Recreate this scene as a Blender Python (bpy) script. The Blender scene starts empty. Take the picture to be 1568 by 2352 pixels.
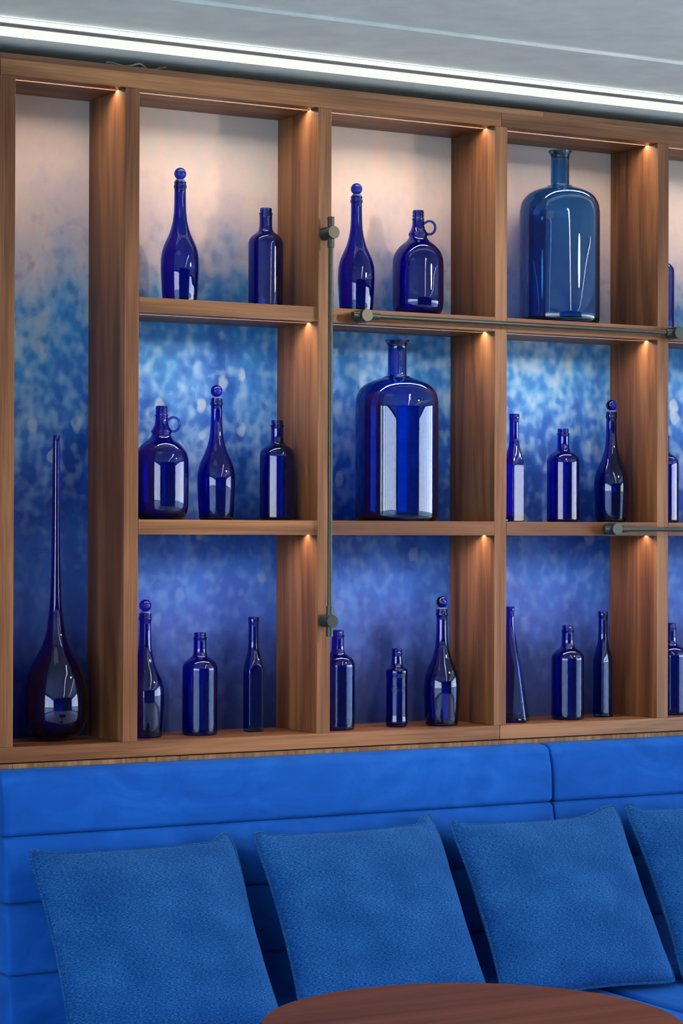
import bpy, bmesh, math, random
from mathutils import Vector, Matrix
random.seed(7)
scene = bpy.context.scene
COL = scene.collection

# ------------------------------------------------------------------ camera
cam_data = bpy.data.cameras.new('camera')
cam_data.sensor_fit = 'HORIZONTAL'
cam_data.sensor_width = 36.0
cam_data.lens = 36.0 * 5391.8 / 1568.0
cam_data.clip_start = 0.05
cam = bpy.data.objects.new('camera', cam_data)
COL.objects.link(cam)
YAW, PITCH, ROLL = 0.51521, 0.00877, 0.00316
fw = Vector((math.sin(YAW) * math.cos(PITCH), math.cos(YAW) * math.cos(PITCH), math.sin(PITCH)))
r0 = Vector((math.cos(YAW), -math.sin(YAW), 0))
u0 = r0.cross(fw)
rr = r0 * math.cos(ROLL) + u0 * math.sin(ROLL)
uu = -r0 * math.sin(ROLL) + u0 * math.cos(ROLL)
M = Matrix((rr, uu, -fw)).transposed().to_4x4()
M.translation = Vector((0, -5.2528, 1.60))
cam.matrix_world = M
scene.camera = cam

# ------------------------------------------------------------------ world, exposure
SKY = 12.0
world = bpy.data.worlds.new('sky')
scene.world = world
world.use_nodes = True
wn = world.node_tree.nodes
wl = world.node_tree.links
wn.clear()
wo = wn.new('ShaderNodeOutputWorld')
bg = wn.new('ShaderNodeBackground')
tc = wn.new('ShaderNodeTexCoord')
sp = wn.new('ShaderNodeSeparateXYZ')
rp = wn.new('ShaderNodeValToRGB')
wl.new(tc.outputs['Generated'], sp.inputs[0])
wl.new(sp.outputs['Z'], rp.inputs[0])
rp.color_ramp.elements[0].position = 0.0
rp.color_ramp.elements[0].color = (1.0, 0.97, 0.92, 1)
rp.color_ramp.elements[1].position = 0.6
rp.color_ramp.elements[1].color = (0.42, 0.66, 1.0, 1)
e = rp.color_ramp.elements.new(0.12)
e.color = (0.72, 0.87, 1.0, 1)
wl.new(rp.outputs[0], bg.inputs[0])
bg.inputs[1].default_value = SKY
wl.new(bg.outputs[0], wo.inputs[0])

vs = scene.view_settings
vs.view_transform = 'Standard'
vs.look = 'None'
vs.gamma = 1.0
vs.use_curve_mapping = False
vs.exposure = 0.08
cy = scene.cycles
cy.max_bounces = 10
cy.use_adaptive_sampling = True
cy.adaptive_threshold = 0.11
cy.adaptive_min_samples = 16
cy.diffuse_bounces = 3
cy.glossy_bounces = 4
cy.transmission_bounces = 10
cy.transparent_max_bounces = 12
cy.caustics_reflective = False
cy.caustics_refractive = True
cy.sample_clamp_indirect = 6.0
cy.blur_glossy = 0.5
cy.use_denoising = True

# window portals: guide the sky light through the two glazed walls
XL, XR, YF, YB, ZC = -2.6, 9.0, -9.6, 0.24, 2.77
WIN_Z0, WIN_Z1 = 0.12, 2.48
WL = (-9.0, -1.3)
WR = (-9.0, -0.5)
def portal(name, x, yr, rot):
    d = bpy.data.lights.new(name, 'AREA')
    d.shape = 'RECTANGLE'
    d.size = WIN_Z1 - WIN_Z0
    d.size_y = yr[1] - yr[0]
    o = bpy.data.objects.new(name, d)
    COL.objects.link(o)
    o.location = (x, (yr[0] + yr[1]) / 2, (WIN_Z0 + WIN_Z1) / 2)
    o.rotation_euler = (0, rot, 0)
    d.cycles.is_portal = True
portal('window_portal', XL - 0.06, WL, -math.pi / 2)
portal('window_portal', XR + 0.06, WR, math.pi / 2)

# ------------------------------------------------------------------ materials
class NT:
    def __init__(self, name):
        self.m = bpy.data.materials.new(name)
        self.m.use_nodes = True
        self.t = self.m.node_tree
        self.t.nodes.clear()
        self.out = self.t.nodes.new('ShaderNodeOutputMaterial')
    def n(self, typ, **kw):
        nd = self.t.nodes.new('ShaderNode' + typ)
        for k, v in kw.items():
            setattr(nd, k, v)
        return nd
    def l(self, a, b):
        self.t.links.new(a, b)
    def val(self, sock, v):
        if hasattr(v, 'is_output') or hasattr(v, 'links'):
            self.l(v, sock)
        else:
            sock.default_value = v
    def math(self, op, a, b=0.0, c=None, clamp=False):
        nd = self.n('Math', operation=op)
        nd.use_clamp = clamp
        self.val(nd.inputs[0], a)
        self.val(nd.inputs[1], b)
        if c is not None:
            self.val(nd.inputs[2], c)
        return nd.outputs[0]
    def noise(self, vec, scale, detail=2.0, rough=0.5, dist=0.0):
        nd = self.n('TexNoise')
        self.l(vec, nd.inputs['Vector'])
        nd.inputs['Scale'].default_value = scale
        nd.inputs['Detail'].default_value = detail
        nd.inputs['Roughness'].default_value = rough
        nd.inputs['Distortion'].default_value = dist
        return nd.outputs['Fac']
    def ramp(self, fac, stops, interp='LINEAR'):
        nd = self.n('ValToRGB')
        cr = nd.color_ramp
        cr.interpolation = interp
        while len(cr.elements) < len(stops):
            cr.elements.new(0.5)
        for el, (p, c) in zip(cr.elements, stops):
            el.position = p
            el.color = (c[0], c[1], c[2], 1) if not isinstance(c, float) else (c, c, c, 1)
        self.val(nd.inputs[0], fac)
        return nd.outputs[0]
    def mix(self, fac, a, b, mode='MIX'):
        nd = self.n('Mix', data_type='RGBA', blend_type=mode)
        self.val(nd.inputs[0], fac)
        self.val(nd.inputs[6], a)
        self.val(nd.inputs[7], b)
        return nd.outputs[2]
    def mapping(self, vec, scale=(1, 1, 1), loc=None, rot=(0, 0, 0)):
        nd = self.n('Mapping')
        self.l(vec, nd.inputs['Vector'])
        nd.inputs['Scale'].default_value = scale
        nd.inputs['Rotation'].default_value = rot
        if loc is not None:
            self.val(nd.inputs['Location'], loc)
        return nd.outputs[0]
    def coord(self, kind='Object'):
        return self.n('TexCoord').outputs[kind]
    def bsdf(self, **kw):
        b = self.n('BsdfPrincipled')
        for k, v in kw.items():
            self.val(b.inputs[k.replace('_', ' ')], v)
        self.l(b.outputs[0], self.out.inputs[0])
        return b
    def bump(self, b, h, strength=0.3, dist=0.002):
        nd = self.n('Bump')
        nd.inputs['Strength'].default_value = strength
        nd.inputs['Distance'].default_value = dist
        self.l(h, nd.inputs['Height'])
        self.l(nd.outputs[0], b.inputs['Normal'])

def c4(r, g, b):
    return (r, g, b, 1)

def srgb(r, g, b, k=1.0):
    f = lambda v: (v / 255 / 12.92 if v / 255 <= 0.04045 else ((v / 255 + 0.055) / 1.055) ** 2.4) * k
    return (f(r), f(g), f(b))

def wood(name, grain, tones, rough=0.42, scale=1.0, coat=0.0, spec=0.32):
    t = NT(name)
    rnd = t.n('ObjectInfo').outputs['Random']
    off = t.n('CombineXYZ')
    t.l(t.math('MULTIPLY', rnd, 7.3), off.inputs[0])
    t.l(t.math('MULTIPLY', rnd, 13.7), off.inputs[1])
    t.l(t.math('MULTIPLY', rnd, 3.1), off.inputs[2])
    s = {'x': (0.9, 14, 14), 'z': (14, 14, 0.9)}[grain]
    v = t.mapping(t.coord(), tuple(q * scale for q in s), off.outputs[0])
    a = t.noise(v, 1.0, 3.0, 0.55, 1.2)
    f = {'x': (4, 260, 260), 'z': (260, 260, 4)}[grain]
    v2 = t.mapping(t.coord(), f, off.outputs[0])
    b = t.noise(v2, 1.0, 2.0, 0.6)
    g = {'x': (0.5, 5, 5), 'z': (5, 5, 0.5)}[grain]
    d = t.noise(t.mapping(t.coord(), g, off.outputs[0]), 1.0, 1.0)
    s1 = t.math('ADD', t.math('MULTIPLY', a, 0.58), t.math('MULTIPLY', b, 0.26))
    s2 = t.math('ADD', s1, t.math('MULTIPLY', d, 0.28))
    colr = t.ramp(s2, [(0.36, tones[0]), (0.53, tones[1]), (0.72, tones[2])])
    tone = t.math('ADD', t.math('MULTIPLY', rnd, 0.22), 0.89)
    col = t.mix(1.0, colr, c4(1, 1, 1), 'MULTIPLY')
    hs = t.n('HueSaturation')
    t.l(col, hs.inputs['Color'])
    t.l(tone, hs.inputs['Value'])
    bs = t.bsdf(Base_Color=hs.outputs[0], Roughness=rough)
    bs.inputs['Specular IOR Level'].default_value = spec
    if coat:
        bs.inputs['Coat Weight'].default_value = coat
        bs.inputs['Coat Roughness'].default_value = 0.3
    t.bump(bs, b, 0.12, 0.001)
    return t.m

WAL = [(0.042, 0.013, 0.005), (0.150, 0.055, 0.020), (0.32, 0.142, 0.060)]
M_WOODX = wood('walnut_horizontal', 'x', WAL)
M_WOODZ = wood('walnut_vertical', 'z', WAL)
M_CLAD = wood('walnut_cladding', 'z', [(0.09, 0.042, 0.018), (0.20, 0.10, 0.048), (0.36, 0.20, 0.105)], 0.55, 2.4)
M_TABLE = wood('red_walnut_tabletop', 'x', [(0.055, 0.013, 0.007), (0.105, 0.027, 0.015), (0.16, 0.048, 0.028)], 0.55, 0.8, spec=0.10)

def plain(name, col, rough=0.6, metal=0.0, bump=0.0, sc=60):
    t = NT(name)
    n_ = t.noise(t.coord(), sc, 3.0)
    lo = tuple(q * 0.93 for q in col)
    hi = tuple(min(1, q * 1.06) for q in col)
    b = t.bsdf(Base_Color=t.ramp(n_, [(0.3, lo), (0.7, hi)]), Roughness=rough, Metallic=metal)
    if bump:
        t.bump(b, n_, bump, 0.002)
    return t.m

M_CEIL = plain('ceiling_paint', (0.75, 0.80, 0.775), 0.62, 0, 0.02, 12)
M_WALL = plain('wall_paint', (0.78, 0.78, 0.77), 0.8, 0, 0.05, 30)
M_NAVY = plain('navy_wall_paint', (0.03, 0.05, 0.13), 0.6, 0, 0.05, 30)
M_FLOOR = plain('stone_floor', (0.60, 0.58, 0.55), 0.45, 0, 0.05, 5)
M_GROUND = plain('terrace_ground', (0.42, 0.40, 0.37), 0.9, 0, 0.05, 2)
M_METAL = plain('charcoal_metal', (0.036, 0.045, 0.042), 0.36, 0.45, 0, 200)
M_FRAME = plain('window_frame_paint', (0.10, 0.11, 0.12), 0.5)
M_CHANNEL = plain('channel_dimming_black', (0.022, 0.014, 0.011), 1.0)
for nd in M_CHANNEL.node_tree.nodes:
    if nd.type == 'BSDF_PRINCIPLED':
        nd.inputs['Specular IOR Level'].default_value = 0.0
M_RIM = plain('light_rim_metal', (0.30, 0.32, 0.31), 0.5)
M_CABLE = plain('cable_rubber', (0.16, 0.17, 0.16), 0.6)
M_DARK = plain('dark_base', (0.02, 0.02, 0.022), 0.7)

def emit(name, col, s):
    t = NT(name)
    em = t.n('Emission')
    em.inputs[0].default_value = c4(*col)
    em.inputs[1].default_value = s
    t.l(em.outputs[0], t.out.inputs[0])
    return t.m

M_LED = emit('warm_led', (1.0, 0.84, 0.70), 88.0)
M_COVE = emit('cove_diffuser', (0.94, 1.0, 0.91), 0.97)
M_COVE2 = emit('cove_edge_diffuser', (0.93, 1.0, 0.90), 2.6)
M_COVE_FILL = emit('cove_wall_side_fill', (0.93, 1.0, 0.90), 6.0)  # added fill glow, hidden from view, brightens the ceiling next to the shelving
M_LINE = emit('warm_line_diffuser', (1.0, 0.82, 0.64), 26.0)
M_PANEL = emit('ceiling_panel_diffuser', (0.95, 1.0, 0.95), 1.0)

def pane_mat():
    t = NT('window_glass')
    fr = t.n('Fresnel')
    # same reflectance from both faces of the pane (rays pass straight through)
    bf = t.n('NewGeometry').outputs['Backfacing']
    t.l(t.math('ADD', t.math('MULTIPLY', bf, 1 / 1.45 - 1.45), 1.45), fr.inputs[0])
    tr = t.n('BsdfTransparent')
    tr.inputs[0].default_value = c4(0.96, 0.985, 0.98)
    gl = t.n('BsdfGlossy')
    gl.inputs['Roughness'].default_value = 0.02
    mx = t.n('MixShader')
    t.l(fr.outputs[0], mx.inputs[0])
    t.l(tr.outputs[0], mx.inputs[1])
    t.l(gl.outputs[0], mx.inputs[2])
    t.l(mx.outputs[0], t.out.inputs[0])
    return t.m
M_PANE = pane_mat()

def glass(name, col, rough=0.0):
    t = NT(name)
    v = t.coord()
    h = t.noise(t.mapping(v, (14, 14, 5)), 1.0, 1.0)
    b = t.bsdf(Base_Color=c4(*col), Roughness=rough, IOR=1.48)
    b.inputs['Transmission Weight'].default_value = 1.0
    t.bump(b, h, 0.05, 0.004)
    return t.m
M_GLASS = glass('cobalt_glass', (0.006, 0.066, 0.60))
M_AZURE = glass('azure_glass', (0.10, 0.42, 0.82))
M_DEEP = glass('deep_azure_glass', (0.012, 0.19, 0.70))
M_STOP = glass('cobalt_stopper_glass', (0.004, 0.025, 0.60))
M_VASE = glass('deep_cobalt_glass', (0.006, 0.030, 0.60))
M_GASKET = plain('clear_plastic', (0.10, 0.15, 0.50), 0.35)

def velvet():
    t = NT('royal_blue_velvet')
    v = t.coord()
    a = t.noise(t.mapping(v, (4.5, 4.5, 7.0)), 1.0, 4.0, 0.62, 1.6)
    f = t.noise(v, 900, 2.0)
    s = t.math('ADD', t.math('MULTIPLY', a, 0.8), t.math('MULTIPLY', f, 0.2))
    col = t.ramp(s, [(0.30, (0.003, 0.052, 0.29)), (0.5, (0.004, 0.073, 0.38)), (0.70, (0.010, 0.100, 0.46))])
    b = t.bsdf(Base_Color=col, Roughness=0.75)
    b.inputs['Sheen Weight'].default_value = 0.2
    b.inputs['Sheen Roughness'].default_value = 0.45
    b.inputs['Sheen Tint'].default_value = c4(0.08, 0.32, 1.0)
    b.inputs['Specular IOR Level'].default_value = 0.08
    t.bump(b, f, 0.15, 0.001)
    return t.m
M_VELVET = velvet()

def weave():
    t = NT('blue_woven_fabric')
    v = t.coord('UV')
    a = t.noise(t.mapping(v, (70, 330, 1)), 1.0, 3.0, 0.7)
    b_ = t.noise(t.mapping(v, (330, 150, 1)), 1.0, 2.0, 0.6)
    c = t.noise(t.mapping(v, (4, 5, 1)), 1.0, 2.0)
    s = t.math('ADD', t.math('ADD', t.math('MULTIPLY', a, 0.60), t.math('MULTIPLY', b_, 0.30)), t.math('MULTIPLY', c, 0.14))
    col = t.ramp(s, [(0.37, (0.001, 0.014, 0.085)), (0.52, (0.003, 0.050, 0.21)), (0.66, (0.035, 0.155, 0.40))])
    b = t.bsdf(Base_Color=col, Roughness=0.85)
    b.inputs['Sheen Weight'].default_value = 0.15
    b.inputs['Sheen Tint'].default_value = c4(0.15, 0.4, 1.0)
    b.inputs['Specular IOR Level'].default_value = 0.05
    t.bump(b, s, 0.5, 0.002)
    return t.m
M_WEAVE = weave()

def mural():
    t = NT('watercolour_mural')
    g = t.coord('Object')          # local z: 0 at the cabinet floor
    sx = t.n('SeparateXYZ')
    t.l(g, sx.inputs[0])
    z = t.math('DIVIDE', sx.outputs['Z'], 1.64)
    warp = t.n('TexNoise')
    t.l(t.mapping(g, (1, 0, 1)), warp.inputs['Vector'])
    warp.inputs['Scale'].default_value = 38.0
    vm = t.n('VectorMath', operation='MULTIPLY_ADD')
    t.l(warp.outputs['Color'], vm.inputs[0])
    vm.inputs[1].default_value = (0.018, 0, 0.018)
    t.l(g, vm.inputs[2])
    gw = vm.outputs[0]
    p = t.mapping(g, (1.0, 0.0, 0.66))
    n0 = t.noise(t.mapping(g, (1.0, 0.0, 0.45), (5.2, 0, 2.2)), 5.0, 1.0)
    n1 = t.noise(p, 13.0, 2.0, 0.5)
    n2 = t.noise(t.mapping(g, (1.0, 0.0, 0.82)), 27.0, 1.0, 0.45)
    n3 = t.noise(t.mapping(g, (1.0, 0.0, 0.80), (3.1, 0, 1.7)), 50.0, 0.0)
    n5 = t.noise(t.mapping(g, (8.0, 0.0, 1.6), (1.1, 0, 4.7)), 1.0, 1.0)
    def soft(v, step):
        # posterised steps with a narrow soft edge, as in the print
        q = t.math('DIVIDE', v, step)
        fl = t.math('FLOOR', q)
        fr = t.math('SUBTRACT', q, fl)
        e_ = t.n('MapRange', interpolation_type='SMOOTHSTEP')
        t.l(fr, e_.inputs[0])
        e_.inputs[1].default_value = 0.42
        e_.inputs[2].default_value = 0.58
        return t.math('MULTIPLY', t.math('ADD', fl, e_.outputs[0]), step)
    sn1 = soft(t.math('ADD', n1, t.math('MULTIPLY', n2, 0.45)), 0.085)
    sn2 = soft(t.math('ADD', t.math('ADD', n2, t.math('MULTIPLY', n3, 0.35)), t.math('MULTIPLY', n0, 0.55)), 0.062)
    sh = t.math('ADD', t.math('MULTIPLY', t.math('SUBTRACT', sn1, 0.725), 0.50), t.math('MULTIPLY', t.math('SUBTRACT', n5, 0.5), 0.28))
    sh = t.math('ADD', sh, t.math('MULTIPLY', t.math('SUBTRACT', n0, 0.5), 0.42))
    # blotchiness is a trait of the print: strong in the middle, faint at top and bottom
    amp = t.ramp(z, [(0.05, 0.02), (0.20, 0.12), (0.30, 0.24), (0.38, 0.34), (0.48, 0.80), (0.62, 1.0), (0.74, 0.62), (0.84, 0.06)])
    zz = t.math('ADD', z, t.math('MULTIPLY', sh, t.math('ADD', t.math('MULTIPLY', amp, 0.22), 0.34)), clamp=True)
    K = 1.12
    base = t.ramp(zz, [
        (0.00, srgb(20, 38, 92, K)), (0.10, srgb(24, 44, 110, K)), (0.20, srgb(50, 80, 166, K)),
        (0.28, srgb(38, 90, 180, K)), (0.36, srgb(6, 56, 148, K)), (0.46, srgb(26, 88, 182, K)),
        (0.55, srgb(66, 132, 210, K)), (0.62, srgb(48, 136, 208, K)), (0.67, srgb(70, 142, 204, K)),
        (0.725, srgb(142, 164, 196, K)), (0.80, srgb(202, 186, 192, K)), (0.90, srgb(222, 200, 190, K)),
        (1.00, srgb(206, 200, 194, K))])
    hi = t.ramp(t.math('SUBTRACT', sn2, 0.4), [(0.50, 0.0), (0.82, 0.85)])
    lo = t.ramp(t.math('SUBTRACT', sn2, 0.4), [(0.26, 0.60), (0.54, 0.0)])
    c1 = t.mix(t.math('MULTIPLY', hi, amp), base, c4(*srgb(150, 186, 220, K)))
    c2 = t.mix(t.math('MULTIPLY', lo, amp), c1, c4(*srgb(10, 74, 170, K)))
    def spots(scale, loc, thr, r0_, r1_, col, k):
        vo = t.n('TexVoronoi', feature='F1')
        mp = t.mapping(gw, (1.0, 0.0, 0.75), loc)
        t.l(mp, vo.inputs['Vector'])
        vo.inputs['Scale'].default_value = scale
        sc_ = t.n('SeparateColor')
        t.l(vo.outputs['Color'], sc_.inputs[0])
        pick = t.math('GREATER_THAN', sc_.outputs[0], thr)
        sp_ = t.math('MULTIPLY', t.ramp(vo.outputs['Distance'], [(r0_, 1.0), (r1_, 0.0)]), pick)
        return t.math('MULTIPLY', t.math('MULTIPLY', sp_, amp), k), c4(*srgb(*col, K))
    f1, k1 = spots(17.0, (0.4, 0, 0.9), 0.80, 0.22, 0.32, (184, 204, 222), 0.62)
    c3 = t.mix(f1, c2, k1)
    f2, k2 = spots(34.0, (2.4, 0, 1.9), 0.80, 0.20, 0.33, (22, 84, 176), 0.5)
    c3 = t.mix(f2, c3, k2)
    b = t.bsdf(Base_Color=c3, Roughness=0.55)
    b.inputs['Specular IOR Level'].default_value = 0.3
    return t.m
M_MURAL = mural()

# ------------------------------------------------------------------ mesh helpers
def wloc(o):
    v = Vector((0, 0, 0))
    while o is not None:
        v += Vector(o.location)
        o = o.parent
    return v

def tag(o, label=None, cat=None, group=None, kind=None):
    if label: o['label'] = label
    if cat: o['category'] = cat
    if group: o['group'] = group
    if kind: o['kind'] = kind
    return o

def thing(name, loc, label, cat, group=None, rz=0.0):
    o = bpy.data.objects.new(name, None)
    o.empty_display_size = 0.1
    COL.objects.link(o)
    o.location = loc
    o.rotation_euler = (0, 0, rz)
    return tag(o, label, cat, group)

def mesh_obj(name, bm, mat, parent=None, smooth=None, local=False):
    """bm in world coordinates unless local; the object sits at its parent's origin"""
    if parent is not None and not local:
        bmesh.ops.translate(bm, verts=bm.verts, vec=-wloc(parent))
    me = bpy.data.meshes.new(name)
    bmesh.ops.recalc_face_normals(bm, faces=bm.faces)
    bm.to_mesh(me)
    bm.free()
    me.materials.append(mat)
    if smooth is not None:
        for p in me.polygons:
            p.use_smooth = True
        if smooth < 179:
            me.set_sharp_from_angle(angle=math.radians(smooth))
    o = bpy.data.objects.new(name, me)
    COL.objects.link(o)
    if parent is not None:
        o.parent = parent
    return o

def rebase(o, loc):
    """move a parentless mesh's origin to loc"""
    o.data.transform(Matrix.Translation(-Vector(loc)))
    o.location = loc
    return o

def box(x0, x1, y0, y1, z0, z1, bev=0.0, seg=2, bm=None):
    tmp = bmesh.new()
    vs_ = [tmp.verts.new((x, y, z)) for x in (x0, x1) for y in (y0, y1) for z in (z0, z1)]
    for f in ((0, 1, 3, 2), (4, 6, 7, 5), (0, 4, 5, 1), (2, 3, 7, 6), (0, 2, 6, 4), (1, 5, 7, 3)):
        tmp.faces.new([vs_[i] for i in f])
    if bev:
        bmesh.ops.bevel(tmp, geom=list(tmp.edges), offset=bev, segments=seg, affect='EDGES', profile=0.5)
    if bm is None:
        return tmp
    me = bpy.data.meshes.new('tmp')
    tmp.to_mesh(me)
    tmp.free()
    bm.from_mesh(me)
    bpy.data.meshes.remove(me)
    return bm

def prism_x(poly, x0, x1):
    """(y, z) polygon swept along x"""
    bm = bmesh.new()
    a = [bm.verts.new((x0, y, z)) for y, z in poly]
    b = [bm.verts.new((x1, y, z)) for y, z in poly]
    n = len(poly)
    bm.faces.new(a)
    bm.faces.new(b[::-1])
    for i in range(n):
        bm.faces.new((a[i], a[(i + 1) % n], b[(i + 1) % n], b[i]))
    return bm

def tube(path, r, seg=14, bm=None, closed=False, cap=True):
    bm = bm or bmesh.new()
    P = [Vector(p) for p in path]
    n = len(P)
    rings = []
    prev = None
    for i, p in enumerate(P):
        if closed:
            t_ = (P[(i + 1) % n] - P[i - 1]).normalized()
        else:
            t_ = (P[min(i + 1, n - 1)] - P[max(i - 1, 0)]).normalized()
        ref = prev if prev is not None else (Vector((0, 0, 1)) if abs(t_.z) < 0.9 else Vector((1, 0, 0)))
        a = (ref - t_ * ref.dot(t_)).normalized()
        b = t_.cross(a)
        prev = a
        ri = r[i] if isinstance(r, (list, tuple)) else r
        rings.append([bm.verts.new(p + (a * math.cos(2 * math.pi * k / seg) + b * math.sin(2 * math.pi * k / seg)) * ri) for k in range(seg)])
    m = n if closed else n - 1
    for i in range(m):
        A, B = rings[i], rings[(i + 1) % n]
        for k in range(seg):
            bm.faces.new((A[k], A[(k + 1) % seg], B[(k + 1) % seg], B[k]))
    if not closed and cap:
        bm.faces.new(rings[0][::-1])
        bm.faces.new(rings[-1])
    return bm

def cyl(p0, p1, r, seg=32, bev=0.0):
    p0, p1 = Vector(p0), Vector(p1)
    d = (p1 - p0).normalized()
    if bev:
        return tube([p0, p0 + d * 1e-5, p0 + d * bev, p1 - d * bev, p1 - d * 1e-5, p1], [r - bev, r - bev + 1e-5, r, r, r - bev + 1e-5, r - bev], seg)
    return tube([p0, p1], r, seg)

# ------------------------------------------------------------------ room shell
def struct(name, bm, mat, parent=None, smooth=None):
    o = mesh_obj(name, bm, mat, parent, smooth)
    if parent is None:
        o['kind'] = 'structure'
    return o

struct('floor', box(XL - 0.2, XR + 0.2, YF - 0.2, 0.5, -0.1, 0.0), M_FLOOR)
# ceiling: plain slab, with a lower board by the shelf wall that ends in a shallow step
ceil = struct('ceiling', box(XL - 0.2, XR + 0.2, YF - 0.2, 0.5, ZC + 0.008, ZC + 0.2), M_CEIL)
bmc = bmesh.new()
def wedge(x0, x1, h0, h1):
    v = [bmc.verts.new(q) for q in ((x0, 0.45, ZC), (x1, 0.45, ZC), (x1, -0.585, ZC), (x0, -0.575, ZC),
                                    (x0, 0.45, ZC + 0.02), (x1, 0.45, ZC + 0.02), (x1, -0.585, ZC + 0.02), (x0, -0.575, ZC + 0.02))]
    for f in ((0, 1, 2, 3), (4, 7, 6, 5), (0, 4, 5, 1), (3, 2, 6, 7), (0, 3, 7, 4), (1, 5, 6, 2)):
        bmc.faces.new([v[i] for i in f])
wedge(XL - 0.2, XR + 0.2, 0, 0)
struct('ceiling_board', bmc, M_CEIL, ceil)

wb = struct('wall_back', box(XL - 0.2, XR + 0.2, YB + 0.012, YB + 0.3, 0.0, ZC + 0.02), M_WALL)
struct('wall_front', box(XL - 0.2, XR + 0.2, YF - 0.2, YF, 0.0, ZC + 0.02), M_NAVY)

def side_wall(name, x0, x1, yr):
    bm = bmesh.new()
    box(x0, x1, YF, YB, 0.0, WIN_Z0, bm=bm)
    box(x0, x1, YF, YB, WIN_Z1, ZC + 0.02, bm=bm)
    box(x0, x1, YF, yr[0], WIN_Z0, WIN_Z1, bm=bm)
    box(x0, x1, yr[1], YB, WIN_Z0, WIN_Z1, bm=bm)
    return struct(name, bm, M_WALL)
side_wall('wall_left', XL - 0.2, XL, WL)
side_wall('wall_right', XR, XR + 0.2, WR)

def window(name, xa, xb, yr, n):
    w = bpy.data.objects.new(name, None)
    COL.objects.link(w)
    w.location = ((xa + xb) / 2, (yr[0] + yr[1]) / 2, WIN_Z0)
    w['kind'] = 'structure'
    bm = bmesh.new()
    box(xa, xb, yr[0], yr[1], WIN_Z0, WIN_Z0 + 0.06, bm=bm)
    box(xa, xb, yr[0], yr[1], WIN_Z1 - 0.06, WIN_Z1, bm=bm)
    box(xa, xb, yr[0], yr[0] + 0.06, WIN_Z0 + 0.06, WIN_Z1 - 0.06, bm=bm)
    box(xa, xb, yr[1] - 0.06, yr[1], WIN_Z0 + 0.06, WIN_Z1 - 0.06, bm=bm)
    mesh_obj('window_frame', bm, M_FRAME, w)
    st = (yr[1] - yr[0]) / n
    for i in range(1, n):
        y = yr[0] + st * i
        mesh_obj('mullion', box(xa, xb, y - 0.04, y + 0.04, WIN_Z0 + 0.06, WIN_Z1 - 0.06), M_FRAME, w)
    xm = (xa + xb) / 2
    for i in range(n):
        y = yr[0] + st * i
        mesh_obj('pane', box(xm - 0.004, xm + 0.004, y + 0.04, y + st - 0.04, WIN_Z0 + 0.06, WIN_Z1 - 0.06), M_PANE, w)
window('window_1', XL - 0.14, XL - 0.08, WL, 9)
window('window_2', XR + 0.08, XR + 0.14, WR, 9)

bm = bmesh.new()
box(-60, XL - 0.2, -60, 40, -0.45, -0.25, bm=bm)
box(XR + 0.2, 60, -60, 40, -0.45, -0.25, bm=bm)
tag(mesh_obj('terrace_ground', bm, M_GROUND), kind='structure')

# ------------------------------------------------------------------ shelving unit geometry
P, X0, T, D = 0.54, 2.3637, 0.0384, 0.223
ZTB, ZBT, Z1T, Z1B, Z2T, Z2B = 2.6886, 1.0863, 2.1770, 2.1394, 1.6307, 1.5939
ZTOP, ZBOT = 2.7262, 1.0488
XA = 2.0390
panels = [(XA, XA + T)] + [(X0 + k * P, X0 + k * P + T) for k in range(5)]
XE = panels[-1][1]

# wood cladding of the back wall: a narrow strip shows between the unit and the bench
for i, (a, b) in enumerate(((XA - 0.001, 2.0795), (2.0805, 2.5204), (2.5214, 2.8225), (2.8235, 3.9196), (3.9206, 4.60), (4.601, 5.2))):
    mesh_obj('wood_panel', box(a, b, 0.006, YB + 0.012, 0.0, ZBOT - 0.003), M_CLAD, wb)
mesh_obj('wood_panel', box(XL, XA - 0.005, 0.0, YB + 0.012, 0.0, 2.74), M_WOODZ, wb)
mesh_obj('wood_panel', box(5.201, XR, 0.006, YB + 0.012, 0.0, ZBOT - 0.003), M_CLAD, wb)
mesh_obj('wood_panel', box(XE + 0.004, XR, 0.0, YB + 0.012, 1.05, 2.74), M_WOODZ, wb)

unit = thing('shelving_unit', (XA, 0.0, ZBOT), 'built-in walnut shelving unit with lit cubbies and blue watercolour mural back', 'shelving')
GB = 0.0012
XS = panels[3][0] + T / 2           # joint between the two modules
G0, G1, GD = 0.045, 0.057, 0.0055    # routed channel for the light strip
def grooved(x0, x1, zb, zt, bev=True):
    poly = [(0, zb), (0, zt), (D, zt), (D, zb), (G1, zb), (G1, zb + GD), (G0, zb + GD), (G0, zb)]
    return prism_x(poly, x0, x1)
def line_channel(o, zb):
    # black lining added to the routed channel to dim its lit walls
    o.data.materials.append(M_CHANNEL)
    for p in o.data.polygons:
        c = p.center
        if 0.01 < c.y < D - 0.01 and abs(p.normal.x) < 0.5 and (abs(p.normal.y) > 0.5 or c.z + wloc(o).z > zb + 0.002) and c.z + wloc(o).z < zb + GD + 0.001:
            p.material_index = 1
    return o
def led(parent, x0, x1, zb):
    o = mesh_obj('light_strip', box(x0 + 0.001, x1 - 0.001, G0 + 0.001, G1 - 0.001, zb + GD - 0.0025, zb + GD - 0.0003), M_LED, parent)
    o['label'] = 'warm glowing light strip'
    return o
cells = [(panels[k][1], panels[k + 1][0]) for k in range(5)]
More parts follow.
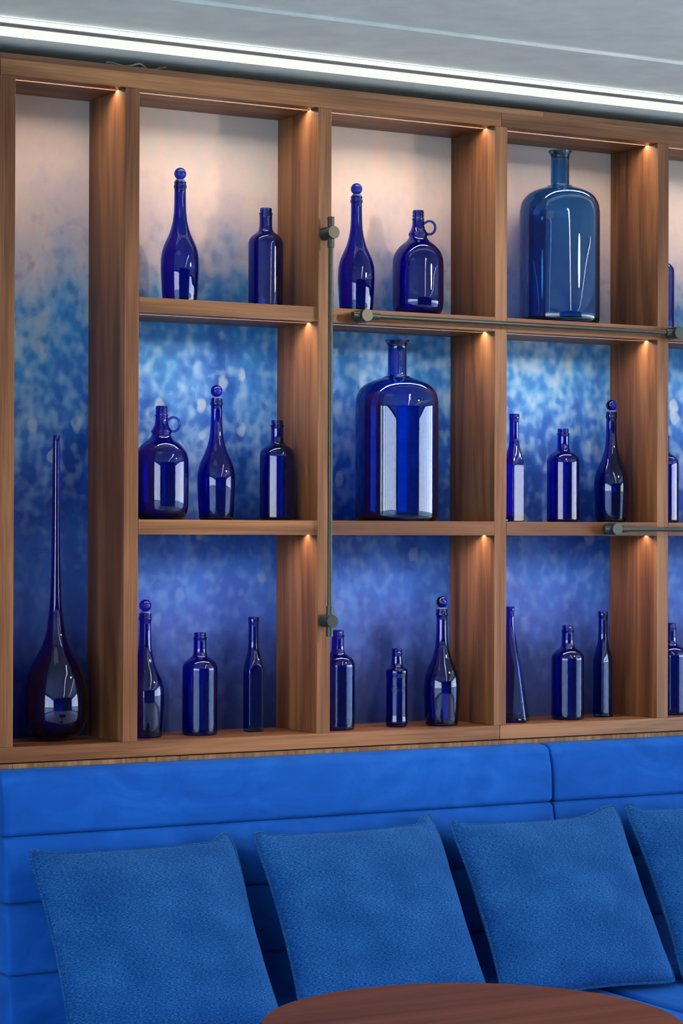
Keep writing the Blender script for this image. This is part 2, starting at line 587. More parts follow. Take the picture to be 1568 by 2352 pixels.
for a, b in ((XA, XS - 0.0006), (XS + 0.0006, XE)):
    tb = line_channel(mesh_obj('top_board', grooved(a, b, ZTB, ZTOP), M_WOODX, unit), ZTB)
    for x0, x1 in cells:
        s0, s1 = max(a, x0), min(b, x1)
        if s1 - s0 > 0.05:
            led(tb, s0, s1, ZTB)
    mesh_obj('bottom_board', box(a, b, 0, D, ZBOT, ZBT, 0.001, 1), M_WOODX, unit)
for x0, x1 in panels:
    mesh_obj('divider', box(x0, x1, 0.0004, D, ZBT + 0.0002, ZTB - 0.0002, 0.0008, 1), M_WOODZ, unit)
for k in range(1, 5):
    x0, x1 = cells[k]
    for zb, zt in ((Z1B, Z1T), (Z2B, Z2T)):
        sh = line_channel(mesh_obj('shelf', grooved(x0 + 0.0003, x1 - 0.0003, zb, zt), M_WOODX, unit), zb)
        led(sh, x0 + 0.0003, x1 - 0.0003, zb)
for a, b in ((XA, 3.6064), (3.6074, XE)):
    mesh_obj('filler_strip', box(a, b, 0.012, 0.05, ZTOP + 0.0005, 2.7435), M_WOODX, unit)
mu = mesh_obj('mural_panel', box(XA, XE, D + 0.0005, D + 0.016, ZBOT, ZTOP), M_MURAL, unit)
mu['label'] = 'watercolour mural fading from deep blue to pale pink'

# cables lying on top of the cabinet
cb = thing('cable', (2.40, 0.035, 2.7435), 'thin grey cables lying loose on top of the wooden shelving', 'cable')
for s, ph in ((0.0, 0.0), (0.012, 1.1)):
    pts = [(2.325 + 0.15 * i / 24 + s, 0.030 + 0.012 * math.sin(i * 0.4 + ph) + s, 2.7462 + 0.004 * (1 + math.sin(i * 0.55 + ph))) for i in range(25)]
    mesh_obj('cord', tube(pts, 0.0022, 8), M_CABLE, cb, 60)

# ------------------------------------------------------------------ ceiling lights
cl = thing('linear_ceiling_light', (3.2, -0.16, ZC), 'long white linear light set in the ceiling above the shelving', 'light')
LX0, LX1 = 0.5, 6.5
mesh_obj('diffuser', box(LX0, LX1, -0.200, -0.110, ZC - 0.014, ZC - 0.0005), M_COVE, cl)
mesh_obj('rim', box(LX0, LX1, -0.237, -0.2005, ZC - 0.013, ZC - 0.0005), M_RIM, cl)
mesh_obj('edge_emitter', box(LX0, LX1, -0.1095, -0.1068, ZC - 0.0135, ZC - 0.0025), M_COVE_FILL, cl)  # unseen emitter facing the wall, added to lighten the ceiling there
mesh_obj('edge_emitter', box(LX0, LX1, -0.2405, -0.2375, ZC - 0.0115, ZC - 0.0025), M_COVE2, cl)
pl = thing('ceiling_panel_light', (1.9, -0.80, ZC + 0.008), 'square white panel light on the ceiling, only a corner showing', 'light')
bm = bmesh.new()
for q in ((1.60, 2.20, -1.20, -1.185), (1.60, 2.20, -0.605, -0.59), (1.60, 1.615, -1.185, -0.605), (2.185, 2.20, -1.185, -0.605)):
    box(q[0], q[1], q[2], q[3], ZC - 0.004, ZC + 0.0075, bm=bm)
mesh_obj('frame', bm, plain('panel_light_frame', (0.8, 0.82, 0.82), 0.4), pl)
mesh_obj('diffuser', box(1.615, 2.185, -1.185, -0.605, ZC - 0.002, ZC + 0.0075), M_PANEL, pl)

# warm linear lights running back through the room (seen only as reflections in the glass)
for lx, lab in ((3.4, 'warm linear ceiling light over the middle of the room'), (6.4, 'warm linear ceiling light nearest the right windows')):
    t = thing('linear_ceiling_light', (lx, -5.2, ZC + 0.008), lab, 'light', 'warm linear lights in the room ceiling')
    bm = bmesh.new()
    box(lx - 0.075, lx - 0.06, -9.0, -1.3, ZC - 0.02, ZC + 0.0075, bm=bm)
    box(lx + 0.06, lx + 0.075, -9.0, -1.3, ZC - 0.02, ZC + 0.0075, bm=bm)
    mesh_obj('rim', bm, M_RIM, t)
    mesh_obj('diffuser', box(lx - 0.06, lx + 0.06, -9.0, -1.3, ZC - 0.008, ZC + 0.0075), M_LINE, t)

# warm ceiling spotlight aimed at the shelving from the right
sl = thing('ceiling_spotlight', (4.7, -2.3, ZC + 0.008), 'small dark ceiling spotlight aimed at the shelving', 'light')
aim = (Vector((3.0, 0.0, 1.75)) - Vector((4.7, -2.3, 2.66))).normalized()
c0 = Vector((4.7, -2.3, 2.66))
mesh_obj('mount', cyl((4.7, -2.3, 2.69), (4.7, -2.3, ZC + 0.0075), 0.02, 24), M_FRAME, sl, 40)
mesh_obj('housing', tube([c0 - aim * 0.08, c0 - aim * 0.079, c0 + aim * 0.03, c0 + aim * 0.03, c0 - aim * 0.02], [0.03, 0.045, 0.05, 0.046, 0.040], 32, cap=True), M_FRAME, sl, 40)
sd = bpy.data.lights.new('spot_lamp', 'SPOT')
sd.energy = 150.0
sd.color = (1.0, 0.74, 0.50)
sd.spot_size = math.radians(52)
sd.spot_blend = 1.0
sd.shadow_soft_size = 0.10
so = bpy.data.objects.new('spot_lamp', sd)
COL.objects.link(so)
so.parent = sl
so.location = c0 + aim * 0.15 - Vector(sl.location)
so.rotation_euler = aim.to_track_quat('-Z', 'Y').to_euler()

# ------------------------------------------------------------------ metal rails
def rail(name, label, p0, p1, knobs, sleeves, base):
    t = thing(name, base, label, 'rail', 'metal rails on the shelving front')
    mesh_obj('rod', cyl(p0, p1, 0.0062, 24), M_METAL, t, 40)
    for k in knobs:
        mesh_obj('standoff', cyl((k[0], 0.0005, k[1]), (k[0], -0.048, k[1]), 0.0165, 40, 0.0008), M_METAL, t, 40)
    for a, b in sleeves:
        mesh_obj('sleeve', cyl(a, b, 0.0090, 28, 0.0006), M_METAL, t, 40)
    return t
YR = -0.031
xv = panels[2][0] + T / 2
rail('metal_rail', 'dark metal rail standing upright in front of a wooden divider', (xv, YR, 1.337), (xv, YR, 2.404),
     ((xv, 2.365), (xv, 1.3745)), (((xv, YR, 2.327), (xv, YR, 2.4055)), ((xv, YR, 1.335), (xv, YR, 1.4128))), (xv, 0, 1.335))
zr = (Z1T + Z1B) / 2
rail('metal_rail', 'long dark metal rail lying across the upper shelf fronts', (2.99, YR, zr), (4.058, YR, zr),
     ((3.0222, zr), (4.0244, zr)), (((2.9876, YR, zr), (3.0666, YR, zr)), ((3.9884, YR, zr), (4.0604, YR, zr))), (2.9876, 0, zr))
zr = (Z2T + Z2B) / 2
rail('metal_rail', 'dark metal rail across the lower shelf fronts, running out at right', (3.78, YR, zr), (4.535, YR, zr),
     ((3.8138, zr), (4.49, zr)), (((3.7787, YR, zr), (3.8601, YR, zr)), ((4.455, YR, zr), (4.537, YR, zr))), (3.7787, 0, zr))

# ------------------------------------------------------------------ bottles
def catmull(pts, sub):
    out = []
    n = len(pts)
    for i in range(n - 1):
        p0, p1, p2, p3 = pts[max(i - 1, 0)], pts[i], pts[i + 1], pts[min(i + 2, n - 1)]
        for s in range(sub):
            u = s / sub
            q = []
            for a, b, c, d in zip(p0, p1, p2, p3):
                q.append(0.5 * ((2 * b) + (-a + c) * u + (2 * a - 5 * b + 4 * c - d) * u * u + (-a + 3 * b - 3 * c + d) * u ** 3))
            out.append(tuple(q))
    out.append(pts[-1])
    return out

def ring_pts(r, z, sq, seg, corner):
    """cross-section from circle (sq 0) to rounded square (sq 1) of half side r"""
    out = []
    for k in range(seg):
        a = 2 * math.pi * (k + 0.5) / seg
        c, s = math.cos(a), math.sin(a)
        cx, cy_ = r * c, r * s
        if sq > 0:
            n = corner
            d = (abs(c) ** n + abs(s) ** n) ** (-1.0 / n)
            qx, qy = r * d * c, r * d * s
            cx, cy_ = cx + (qx - cx) * sq, cy_ + (qy - cy_) * sq
        out.append((cx, cy_, z))
    return out

def vessel(prof, wall=0.0028, base=0.006, seg=48, sq=None, corner=9.0, punt=0.004):
    """prof: (r, z) in mm from the base edge up to the lip; a closed glass body with an inner wall"""
    pr = [(r / 1000, z / 1000) for r, z in prof]
    bm = bmesh.new()
    sqf = sq or (lambda z: 0.0)
    def ring(r, z):
        return [bm.verts.new(p) for p in ring_pts(r, z, sqf(z), seg, corner)]
    outer = [ring(r, z) for r, z in pr]
    # inner wall
    ztop = pr[-1][1]
    inner_prof = []
    for i, (r, z) in enumerate(pr):
        if z < base:
            continue
        ri = max(r - wall, 0.0035)
        inner_prof.append((ri, z))
    rb = inner_prof[0][0]
    inner_prof = [(rb * 0.90, base), (rb * 0.985, base + 0.0025)] + [q for q in inner_prof if q[1] > base + 0.004]
    # the bore ignores outside rings and threads
    m = []
    best = 1e9
    for r, z in inner_prof:
        if z > ztop * 0.75:
            best = min(best, r)
            r = best
        m.append((r, z))
    inner = [ring(r, z) for r, z in m]
    def skin(A, B):
        for k in range(seg):
            bm.faces.new((A[k], A[(k + 1) % seg], B[(k + 1) % seg], B[k]))
    for a, b in zip(outer, outer[1:]):
        skin(a, b)
    for a, b in zip(inner, inner[1:]):
        skin(b, a)
    skin(outer[-1], inner[-1])
    # bottom: slightly raised centre outside, plain disc inside
    rin = ring(pr[0][0] * 0.72, punt * 0.6)
    skin(rin, outer[0])
    c = bm.verts.new((0, 0, punt))
    for k in range(seg):
        bm.faces.new((c, rin[(k + 1) % seg], rin[k]))
    c = bm.verts.new((0, 0, base))
    for k in range(seg):
        bm.faces.new((c, inner[0][k], inner[0][(k + 1) % seg]))
    return bm

A_BODY = catmull([(40.5, 0), (43.2, 3), (43.9, 10), (45.6, 30), (47.0, 55), (48.3, 80), (48.6, 99), (47.4, 121), (43.0, 141), (35.2, 160), (29.0, 173), (24.4, 186), (20.8, 199), (18.2, 212), (16.6, 225), (15.6, 238), (15.0, 255), (14.6, 291)], 3)
A_PROF = A_BODY + [(16.3, 292.6), (16.7, 296), (16.3, 300), (15.1, 301.4), (15.0, 303), (15.7, 304.5), (15.7, 307), (14.9, 309.2), (13.8, 310)]
B_BODY = catmull([(42.0, 0), (44.4, 2.5), (45.0, 8), (45.0, 60), (45.0, 120), (45.0, 164), (44.5, 171), (43.0, 177), (40.2, 182), (36.2, 186.5), (30.5, 191), (24.4, 195), (20.2, 199), (17.8, 204), (16.7, 211), (16.4, 220), (16.4, 242)], 3)
B_PROF = B_BODY + [(17.5, 243), (17.6, 246), (16.0, 247.2), (14.9, 248.5), (14.9, 250), (15.8, 251.4), (15.8, 252.6), (14.9, 254), (14.9, 255), (15.3, 256), (15.2, 258.4), (14.4, 259)]
C_BODY = catmull([(50, 0), (54, 2), (61.5, 10), (66.5, 23), (68.5, 43), (68.6, 90), (68.5, 143), (66.3, 159), (61.6, 172), (52.5, 185), (42.5, 194.6), (34.0, 201), (27.5, 207.5), (24.4, 213), (23.8, 216)], 3)
C_PROF = C_BODY + [(25.9, 218.5), (26.2, 221), (25.4, 224)] + catmull([(22.8, 228), (18.6, 236.5), (16.3, 246), (15.3, 258)], 3) + [(16.6, 260.5), (16.6, 263), (14.8, 264.5), (14.6, 268), (15.7, 270), (15.7, 272), (14.6, 274), (14.6, 276), (15.7, 277.6), (15.7, 279.4), (14.7, 281), (14.8, 284), (14.0, 285.5)]
D_BODY = catmull([(97, 0), (104, 1.2), (108, 6), (110, 16), (110.5, 60), (110.5, 180), (110.5, 300), (109.4, 319), (106.8, 333), (101, 346), (90.5, 358.5), (75.5, 368), (58.5, 374.5), (44, 379)], 3)
D_PROF = D_BODY + [(38.5, 380.5), (36.8, 382.5), (34.0, 384.2), (28.5, 385.2)] + catmull([(26.2, 387), (25.4, 394), (25.2, 430), (25.2, 462), (26.2, 468), (28.8, 473), (32.2, 478)], 3) + [(32.6, 480), (31.4, 481.4)]
E_PROF = catmull([(18.6, 0), (20.4, 2), (21.0, 6), (21.0, 60), (21.0, 120), (21.0, 150), (20.8, 158), (20.0, 170), (18.2, 184), (16.0, 198), (14.2, 212), (13.4, 224), (13.2, 240), (13.2, 280)], 3) + [(14.0, 281), (14.2, 283), (14.2, 293), (13.4, 295)]
F_PROF = [(46.0, 0), (48.2, 1.6), (49.0, 5), (48.2, 12)] + [(48.2 + (11.0 - 48.2) * (z - 12) / (262 - 12), z) for z in range(30, 262, 16)] + [(11.2, 262), (11.0, 270), (10.8, 285), (10.7, 299), (11.4, 300), (11.6, 302), (11.6, 311.5), (10.9, 313)]
G_BODY = catmull([(23.5, 0), (26.6, 2), (28.6, 8), (29.3, 13), (29.0, 20), (28.5, 28), (28.2, 45), (28.2, 70), (28.2, 100), (28.2, 130), (29.0, 138), (29.2, 146), (28.4, 150), (25.8, 154), (21.5, 157), (17.6, 160), (15.4, 164), (14.5, 172), (13.3, 190)], 3)
G_PROF = G_BODY + [(14.2, 191.5), (14.4, 194), (13.8, 196.5), (12.8, 198), (13.0, 199.5), (14.2, 201), (14.2, 204), (13.4, 206), (12.6, 206.6)]
H_PROF = catmull([(22, 0), (32, 1.2), (50, 9), (66, 24), (75.5, 43), (80, 62), (81.0, 88), (78, 119), (70.5, 156), (63.5, 175), (55.5, 193), (45, 212), (35, 230), (28, 249), (23, 268), (17.8, 304), (14.6, 340), (12.2, 400), (10.6, 480), (9.6, 580), (9.0, 680), (8.6, 748)], 4) + [(8.0, 751)]

PROTO = {}
def proto(key, prof, **kw):
    bm = vessel(prof, **kw)
    me = bpy.data.meshes.new('bottle_body')
    bmesh.ops.recalc_face_normals(bm, faces=bm.faces)
    bm.to_mesh(me)
    bm.free()
    for p in me.polygons:
        p.use_smooth = True
    me.set_sharp_from_angle(angle=math.radians(50))
    PROTO[key] = me
proto('A', A_PROF)
proto('B', B_PROF)
proto('C', C_PROF, seg=64)
proto('D', D_PROF, seg=80, wall=0.004, base=0.009)
sm = lambda z, a, b: max(0.0, min(1.0, (b - z) / (b - a)))
proto('E', E_PROF, seg=64, sq=lambda z: (lambda q: q * q * (3 - 2 * q))(sm(z, 0.150, 0.225)), corner=11.0)
proto('F', F_PROF, seg=64, sq=lambda z: (lambda q: q * q * (3 - 2 * q))(sm(z, 0.150, 0.265)), corner=16.0)
proto('G', G_PROF)
proto('H', H_PROF, seg=72, wall=0.004, base=0.012)

# stopper: glass ball on a short plug with a clear gasket
bm = bmesh.new()
bmesh.ops.create_uvsphere(bm, u_segments=40, v_segments=24, radius=0.0155)
bmesh.ops.translate(bm, verts=bm.verts, vec=(0, 0, 0.3288))
tube([(0, 0, 0.298), (0, 0, 0.3140)], 0.0095, 28, bm)
ME_STOP = bpy.data.meshes.new('stopper')
bm.to_mesh(ME_STOP)
bm.free()
bm = tube([(0, 0, 0.3102), (0, 0, 0.3107), (0, 0, 0.3135), (0, 0, 0.3140)], [0.0120, 0.0126, 0.0126, 0.0118], 36)
ME_GASK = bpy.data.meshes.new('gasket')
bm.to_mesh(ME_GASK)
bm.free()
# ring handle of the jug, in local +x
hp = []
for k in range(27):
    a = math.radians(142 - k * 274 / 26)
    hp.append((0.0300 + 0.0158 * math.cos(a), 0, 0.2395 + 0.0178 * math.sin(a)))
hp = [(0.0135, 0, 0.2545)] + hp + [(0.0165, 0, 0.2245)]
bm = tube(hp, [0.0042] + [0.0034] * (len(hp) - 2) + [0.0044], 16)
bmesh.ops.recalc_face_normals(bm, faces=bm.faces)
ME_HAND = bpy.data.meshes.new('handle')
bm.to_mesh(ME_HAND)
bm.free()
for me in (ME_STOP, ME_GASK, ME_HAND):
    for p in me.polygons:
        p.use_smooth = True
    me.set_sharp_from_angle(angle=math.radians(50))
for me, mt in ((ME_STOP, M_STOP), (ME_GASK, M_GASKET), (ME_HAND, M_GLASS)):
    me.materials.append(mt)
for k in PROTO:
    PROTO[k].materials.append({'H': M_VASE, 'D': M_DEEP}.get(k, M_GLASS))
ME_AZ = PROTO['D'].copy()
ME_AZ.materials.clear()
ME_AZ.materials.append(M_AZURE)

def child(name, me, parent):
    o = bpy.data.objects.new(name, me)
    COL.objects.link(o)
    o.parent = parent
    return o

KIND = {'A': ('stoppered_bottle', 'bottle', 'cobalt bottles with glass ball stoppers'),
        'B': ('shouldered_bottle', 'bottle', 'cobalt round-shouldered bottles'),
        'C': ('handled_jug', 'jug', 'cobalt jugs with ring handles'),
        'D': ('demijohn', 'bottle', 'large glass demijohns'),
        'E': ('square_bottle', 'bottle', 'slim square cobalt bottles'),
        'F': ('pyramid_bottle', 'bottle', None),
        'G': ('embossed_bottle', 'bottle', None),
        'H': ('teardrop_vase', 'vase', None)}
def bottle(key, x, y, z, label, rz=0.0, mesh=None):
    nm, cat, grp = KIND[key]
    t = thing(nm, (x, y, z + 0.0004), label, cat, grp, math.radians(rz))
    child('body', mesh or PROTO[key], t)
    if key == 'A':
        s = child('stopper', ME_STOP, t)
        child('gasket', ME_GASK, s)
    if key == 'C':
        child('handle', ME_HAND, t)
    return t

# upper row
bottle('A', 2.5648, 0.110, Z1T, 'ball-stoppered cobalt bottle on the upper shelf nearest the tall vase')
bottle('B', 2.8095, 0.110, Z1T, 'round-shouldered open cobalt bottle on upper shelf, right of a ball-stoppered bottle')
bottle('A', 3.0790, 0.110, Z1T, 'ball-stoppered cobalt bottle beside a handled jug on the upper shelf')
bottle('C', 3.2694, 0.110, Z1T, 'blue jug with ring handle on the upper shelf above the horizontal rail', -30)
bottle('D', 3.7230, 0.101, Z1T, 'large lighter azure glass demijohn alone on the upper shelf', 0, ME_AZ)
bottle('B', 4.0700, 0.110, Z1T, 'sliver of cobalt bottle at the right picture edge on upper shelf')
# middle row
bottle('C', 2.5108, 0.100, Z2T, 'cobalt jug with ring handle on the middle shelf beside a stoppered bottle', -30)
bottle('A', 2.6696, 0.110, Z2T, 'ball-stoppered cobalt bottle between a handled jug and an open bottle, middle shelf')
bottle('B', 2.8448, 0.110, Z2T, 'round-shouldered cobalt bottle on middle shelf left of the upright metal rail')
bottle('D', 3.1999, 0.101, Z2T, 'large deep blue glass demijohn alone on the middle shelf')
bottle('E', 3.5723, 0.100, Z2T, 'slim square cobalt bottle on the middle shelf, partly behind the divider', 3)
bottle('B', 3.7420, 0.110, Z2T, 'round-shouldered cobalt bottle between slim and stoppered bottles on middle shelf')
bottle('A', 3.9065, 0.110, Z2T, 'ball-stoppered cobalt bottle just above the end of the lower horizontal rail')
bottle('B', 4.0871, 0.110, Z2T, 'half-hidden cobalt bottle at the right picture edge on middle shelf')
# bottom row
bottle('H', 2.2375, 0.125, ZBT, 'tall dark cobalt teardrop vase with long thin neck in narrow cubby')
bottle('A', 2.4735, 0.112, ZBT, 'ball-stoppered cobalt bottle on the cabinet floor partly behind the divider')
bottle('B', 2.6262, 0.112, ZBT, 'round-shouldered cobalt bottle on cabinet floor between stoppered and square bottles')
bottle('E', 2.7883, 0.130, ZBT, 'slim square cobalt bottle on cabinet floor in the cubby left of the upright rail', -4.5)
bottle('B', 3.0124, 0.085, ZBT, 'round-shouldered cobalt bottle below the lower end of the upright rail')
gt = bottle('G', 3.1949, 0.090, ZBT, 'small embossed cobalt bottle, the shortest one, on the cabinet floor', -30)
bottle('A', 3.3259, 0.075, ZBT, 'ball-stoppered cobalt bottle right of the small embossed bottle')
bottle('F', 3.5576, 0.095, ZBT, 'tapering pyramid-shaped blue bottle on the cabinet floor', -41)
bottle('B', 3.7450, 0.090, ZBT, 'round-shouldered cobalt bottle between the pyramid bottle and a slim square one')
bottle('E', 3.8826, 0.115, ZBT, 'slim square cobalt bottle on cabinet floor right of a round-shouldered bottle', 5)
bottle('B', 4.1072, 0.100, ZBT, 'cobalt bottle cut by the right picture edge on the cabinet floor')

# relief on the small bottle: a round medallion, short strokes beside it, a fine ribbed band
bm = bmesh.new()
R_ = 0.0283
def on(ang, z, out=0.0):
    a = math.radians(ang - 90)
    return ((R_ + out) * math.cos(a), (R_ + out) * math.sin(a), z)
tube([on(-5 + 21 * math.cos(2 * math.pi * k / 24), 0.0995 + 0.0108 * math.sin(2 * math.pi * k / 24)) for k in range(24)], 0.0006, 6, bm, closed=True)
for j in range(8):
    q = 2 * math.pi * j / 8
    for rad in (0.45, 0.72):
        tube([on(-5 + 21 * rad * math.cos(q + 0.35 * math.cos(w)), 0.0995 + 0.0108 * (rad + 0.12 * math.sin(w)) * math.sin(q + 0.35 * math.cos(w))) for w in [2 * math.pi * i / 10 for i in range(10)]], 0.0004, 5, bm, closed=True)
for j, (a0, z0, a1, z1) in enumerate(((22, .106, 30, .094), (30, .094, 34, .107), (38, .107, 38, .094), (44, .094, 47, .106), (47, .106, 52, .094), (58, .106, 58, .095), (58, .101, 64, .101))):
    tube([on(a0 + (a1 - a0) * i / 4, z0 + (z1 - z0) * i / 4) for i in range(5)], 0.0006, 6, bm)
rl = mesh_obj('embossed_medallion', bm, M_GLASS, gt, 60, local=True)
rl['label'] = 'raised round medallion and lettering'

# ------------------------------------------------------------------ bench
def front_y(z):
    return -0.085 - (0.993 + 0.05 - z) * 0.095
SEAMS = [1.0375, 0.886, 0.731, 0.566, 0.40]
SEAT_Z = 0.432
def channel(x0, x1, z0, z1, top=False):
    """one padded horizontal channel: a soft box whose front bulges a little"""
    NX, NU = 18, 44
    bm = bmesh.new()
    ym = lambda z: front_y(z)
    yb = -0.012
    prof = []          # closed (y, z) outline, corner radius larger at the front
    def arc(cy_, cz, r, a0, a1, n):
        for i in range(n + 1):
            a = math.radians(a0 + (a1 - a0) * i / n)
            prof.append((cy_ + r * math.cos(a), cz + r * math.sin(a)))
    rt = 0.030 if top else 0.013
    yf0, yf1 = ym(z0), ym(z1)
    arc(yf0 + 0.013, z0 + 0.013, 0.013, 270, 180, 6)
    for i in range(1, 6):
        u = i / 6
        zz = z0 + 0.013 + (z1 - rt - z0 - 0.013) * u
        prof.append((ym(zz) - 0.005 * math.sin(math.pi * u), zz))
    arc(yf1 + rt, z1 - rt, rt, 180, 90, 8)
    prof.append((yb - 0.006, z1))
    prof.append((yb, z1 - 0.006))
    prof.append((yb, z0 + 0.004))
    prof.append((yb - 0.004, z0))
    cyy = sum(p[0] for p in prof) / len(prof)
    czz = sum(p[1] for p in prof) / len(prof)
    rad = 0.016
    stations = []
    for i in range(7):
        a = math.pi / 2 * i / 6
        stations.append((x0 + rad * (1 - math.sin(a)), rad * (1 - math.cos(a))))
    stations = stations[::-1]
    stations = [(x0 + rad * (1 - math.cos(math.pi / 2 * i / 6)), rad * (1 - math.sin(math.pi / 2 * i / 6))) for i in range(7)]
    mid = [(x0 + rad + (x1 - x0 - 2 * rad) * i / NX, 0) for i in range(1, NX)]
    end = [(x0 + x1 - s[0], s[1]) for s in stations[::-1]]
    rings = []
    hy = max(abs(p[0] - cyy) for p in prof)
    hz = max(abs(p[1] - czz) for p in prof)
    for sx, ins in stations + mid + end:
        ky, kz = 1 - ins / hy, 1 - 0.35 * ins / hz
        rings.append([bm.verts.new((sx, cyy + (y - cyy) * ky, czz + (z - czz) * kz)) for y, z in prof])
    n = len(prof)
    for A, B in zip(rings, rings[1:]):
        for k in range(n):
            bm.faces.new((A[k], A[(k + 1) % n], B[(k + 1) % n], B[k]))
    bm.faces.new(rings[0])
    bm.faces.new(rings[-1][::-1])
    return bm

def bench(x0, x1, label):
    t = thing('banquette', ((x0 + x1) / 2, -0.35, 0.0), label, 'bench', 'blue velvet banquette sections')
    for i in range(4):
        mesh_obj('back_channel', channel(x0, x1, SEAMS[i + 1] + 0.0006, SEAMS[i] - 0.0006, i == 0), M_VELVET, t, 60)
    seat = box(x0 + 0.001, x1 - 0.001, -0.70, -0.165, 0.27, SEAT_Z, 0.022, 5)
    mesh_obj('seat', seat, M_VELVET, t, 60)
    mesh_obj('plinth', box(x0 + 0.01, x1 - 0.01, -0.62, -0.05, 0.0, 0.27), M_DARK, t)
    mesh_obj('back_support', box(x0 + 0.01, x1 - 0.01, -0.13, -0.02, 0.27, 0.40), M_DARK, t)
bench(2.018, 3.5660, 'royal blue velvet banquette section with channelled back, left of the seam')
bench(3.5740, 5.10, 'royal blue velvet banquette section with channelled back, right of the seam')

# ------------------------------------------------------------------ cushions
def cushion(xc, yt, yb, w, h, roll, seed, label, ear, lift):
    rnd = random.Random(seed)
    zb = SEAT_Z + 0.012
    dz = math.sqrt(h * h - (yb - yt) ** 2)
    t = thing('cushion', (xc, (yt + yb) / 2, zb), label, 'cushion', 'blue woven cushions on the banquette')
    up = Vector((0, yt - yb, dz)).normalized()
    rt = Vector((1, 0, 0))
    nf = rt.cross(up)          # faces the room
    if nf.y > 0:
        nf = -nf
    q = math.radians(roll)
    ax, ay = rt * math.cos(q) + up * math.sin(q), up * math.cos(q) - rt * math.sin(q)
    org = Vector((xc, (yt + yb) / 2, zb + dz / 2)) - Vector(t.location)
    N = 34
    wob = [rnd.uniform(-1, 1) for _ in range(8)]
    def outline(u, v):
        # sides drawn in between pointed corners
        x = u * (1 - 0.055 * (1 - v * v) ** 1.0 * (abs(u) ** 2))
        y = v * (1 - 0.055 * (1 - u * u) ** 1.0 * (abs(v) ** 2))
        k = 1 - 0.022 * max(0.0, (abs(u) + abs(v) - 1.84) / 0.16) ** 1.5
        return x * k * w / 2, y * k * h / 2
    def ear_lift(u, v):
        # pulled corner standing up above the top edge
        d = 0.0
        for (cu, st, hh) in lift:
            q_ = max(0.0, min(1.0, (u * cu - st) / (0.94 - st)))
            d += hh * q_ * q_ * (3 - 2 * q_) * max(0.0, v) ** 7
        return d
    def bendback(u, v):
        # corners bend away, one or two of them more (dog ears)
        d = 0.0
        for (cu, cv, s) in ear:
            e_ = max(0.0, (u * cu + v * cv) - 1.50) / 0.5
            d += s * e_ * e_
        return d
    def pos(u, v, side):
        x, y = outline(u, v)
        e_ = (max(0.0, 1 - abs(u) ** 2.3) * max(0.0, 1 - abs(v) ** 2.3)) ** 0.48
        th = 0.073 * e_ * (1 + 0.10 * wob[0] * math.sin(2.2 * u + wob[1] * 3) * math.cos(1.9 * v + wob[2] * 3) + 0.04 * math.sin(6 * u + 4 * v + wob[3] * 5))
        th -= 0.004 * math.sin(9 * v + 5 * u * wob[4]) * e_ * (1 - e_)
        return org + ax * x + ay * (y + ear_lift(u, v)) + nf * (th * side - bendback(u, v))
    bm = bmesh.new()
    uvl = bm.loops.layers.uv.new('UVMap')
    grid = {}
    par = lambda i: math.sin((i / N * 2 - 1) * math.pi / 2) * 0.55 + (i / N * 2 - 1) * 0.45
    for side in (1, -1):
        for i in range(N + 1):
            for j in range(N + 1):
                edge = i in (0, N) or j in (0, N)
                if side == -1 and edge:
                    grid[(side, i, j)] = grid[(1, i, j)]
                    continue
                grid[(side, i, j)] = bm.verts.new(pos(par(i), par(j), side))
    for side in (1, -1):
        for i in range(N):
            for j in range(N):
                vv = [(i, j), (i + 1, j), (i + 1, j + 1), (i, j + 1)]
                if side == -1:
                    vv = vv[::-1]
                f = bm.faces.new([grid[(side, a, b)] for a, b in vv])
                for lp, (a, b) in zip(f.loops, vv):
                    lp[uvl].uv = (par(a) * 0.5 + 0.5 + seed * 0.37, par(b) * 0.5 + 0.5)
    cov = mesh_obj('cover', bm, M_WEAVE, t, 180, local=True)
    path = []
    for s in range(4):
        for i in range(N):
            uv = {0: (i, 0), 1: (N, i), 2: (N - i, N), 3: (0, N - i)}[s]
            path.append(pos(par(uv[0]), par(uv[1]), 0))
    pm = tube(path, 0.0042, 8, closed=True)
    uvl = pm.loops.layers.uv.new('UVMap')
    for f in pm.faces:
        for lp in f.loops:
            lp[uvl].uv = (lp.vert.co.x * 2, lp.vert.co.z * 2)
    mesh_obj('piping', pm, M_WEAVE, t, 180, local=True)
    return t

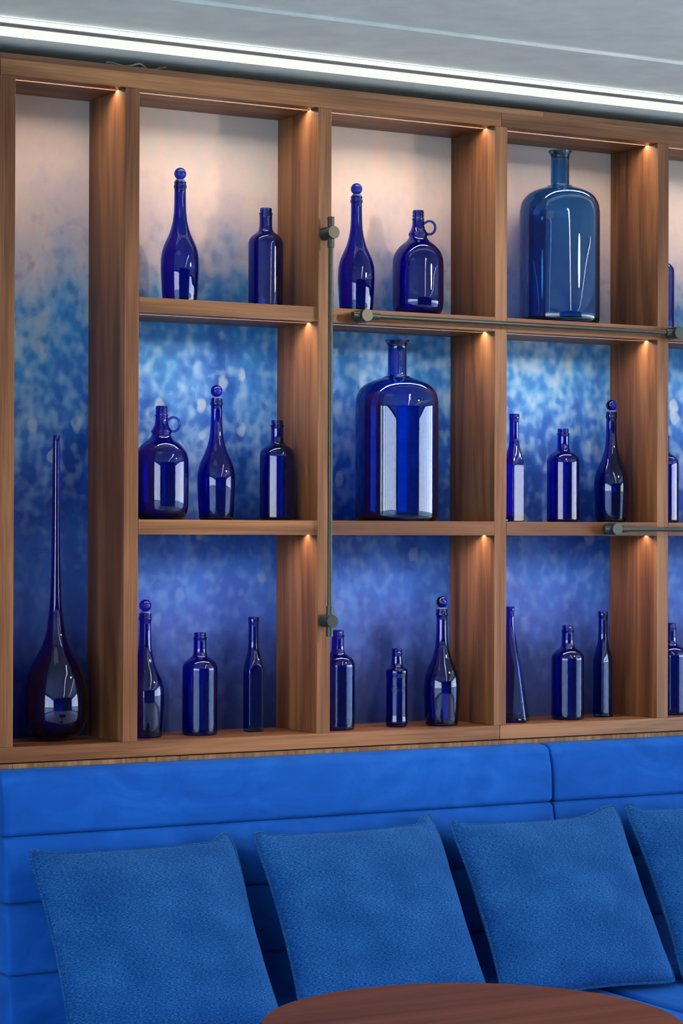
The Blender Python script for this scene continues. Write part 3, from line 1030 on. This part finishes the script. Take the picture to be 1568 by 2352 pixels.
cushion(2.322, -0.165, -0.415, 0.535, 0.482, 0.3, 1, 'blue woven cushion at the left end of the banquette', ((1, 1, 0.020), (-1, 1, 0.004)), ((1, 0.74, 0.026), (-1, 0.80, 0.012)))
cushion(2.906, -0.160, -0.410, 0.530, 0.488, 0.5, 2, 'blue woven cushion with a folded top corner, second from the left end', ((1, 1, 0.022), (-1, 1, 0.006)), ((1, 0.76, 0.034), (-1, 0.80, 0.012)))
cushion(3.470, -0.162, -0.412, 0.530, 0.482, 0.3, 3, 'blue woven cushion third from left, in front of the banquette seam', ((1, 1, 0.0), (-1, 1, 0.006)), ((1, 0.5, 0.022), (-1, 0.84, 0.014)))
cushion(4.034, -0.160, -0.412, 0.550, 0.488, 0.0, 4, 'blue woven cushion cut off by the right picture edge', ((1, 1, 0.02), (-1, 1, 0.004)), ((1, 0.82, 0.02), (-1, 0.82, 0.020)))

# ------------------------------------------------------------------ round table
TX, TY, TZ, TR = 2.314, -1.656, 0.71, 0.385
tb = thing('round_table', (TX, TY, 0.0), 'round reddish walnut table in front of the banquette', 'table')
def lathe(prof, seg=96):
    bm = bmesh.new()
    rings = [[bm.verts.new((r * math.cos(2 * math.pi * k / seg), r * math.sin(2 * math.pi * k / seg), z)) for k in range(seg)] for r, z in prof]
    for A, B in zip(rings, rings[1:]):
        for k in range(seg):
            bm.faces.new((A[k], A[(k + 1) % seg], B[(k + 1) % seg], B[k]))
    bm.faces.new(rings[0][::-1])
    bm.faces.new(rings[-1])
    return bm
top = mesh_obj('table_top', lathe([(TR - 0.03, TZ - 0.032), (TR - 0.006, TZ - 0.026), (TR, TZ - 0.018), (TR, TZ - 0.003), (TR - 0.003, TZ)]), M_TABLE, tb, 30, local=True)
mesh_obj('pedestal', lathe([(0.06, 0.02), (0.042, 0.05), (0.035, 0.2), (0.035, 0.6), (0.06, 0.66), (0.14, TZ - 0.033)], 40), M_METAL, tb, 30, local=True)
mesh_obj('base_plate', lathe([(0.24, 0.0), (0.24, 0.010), (0.235, 0.014), (0.06, 0.021)], 64), M_METAL, tb, 30, local=True)
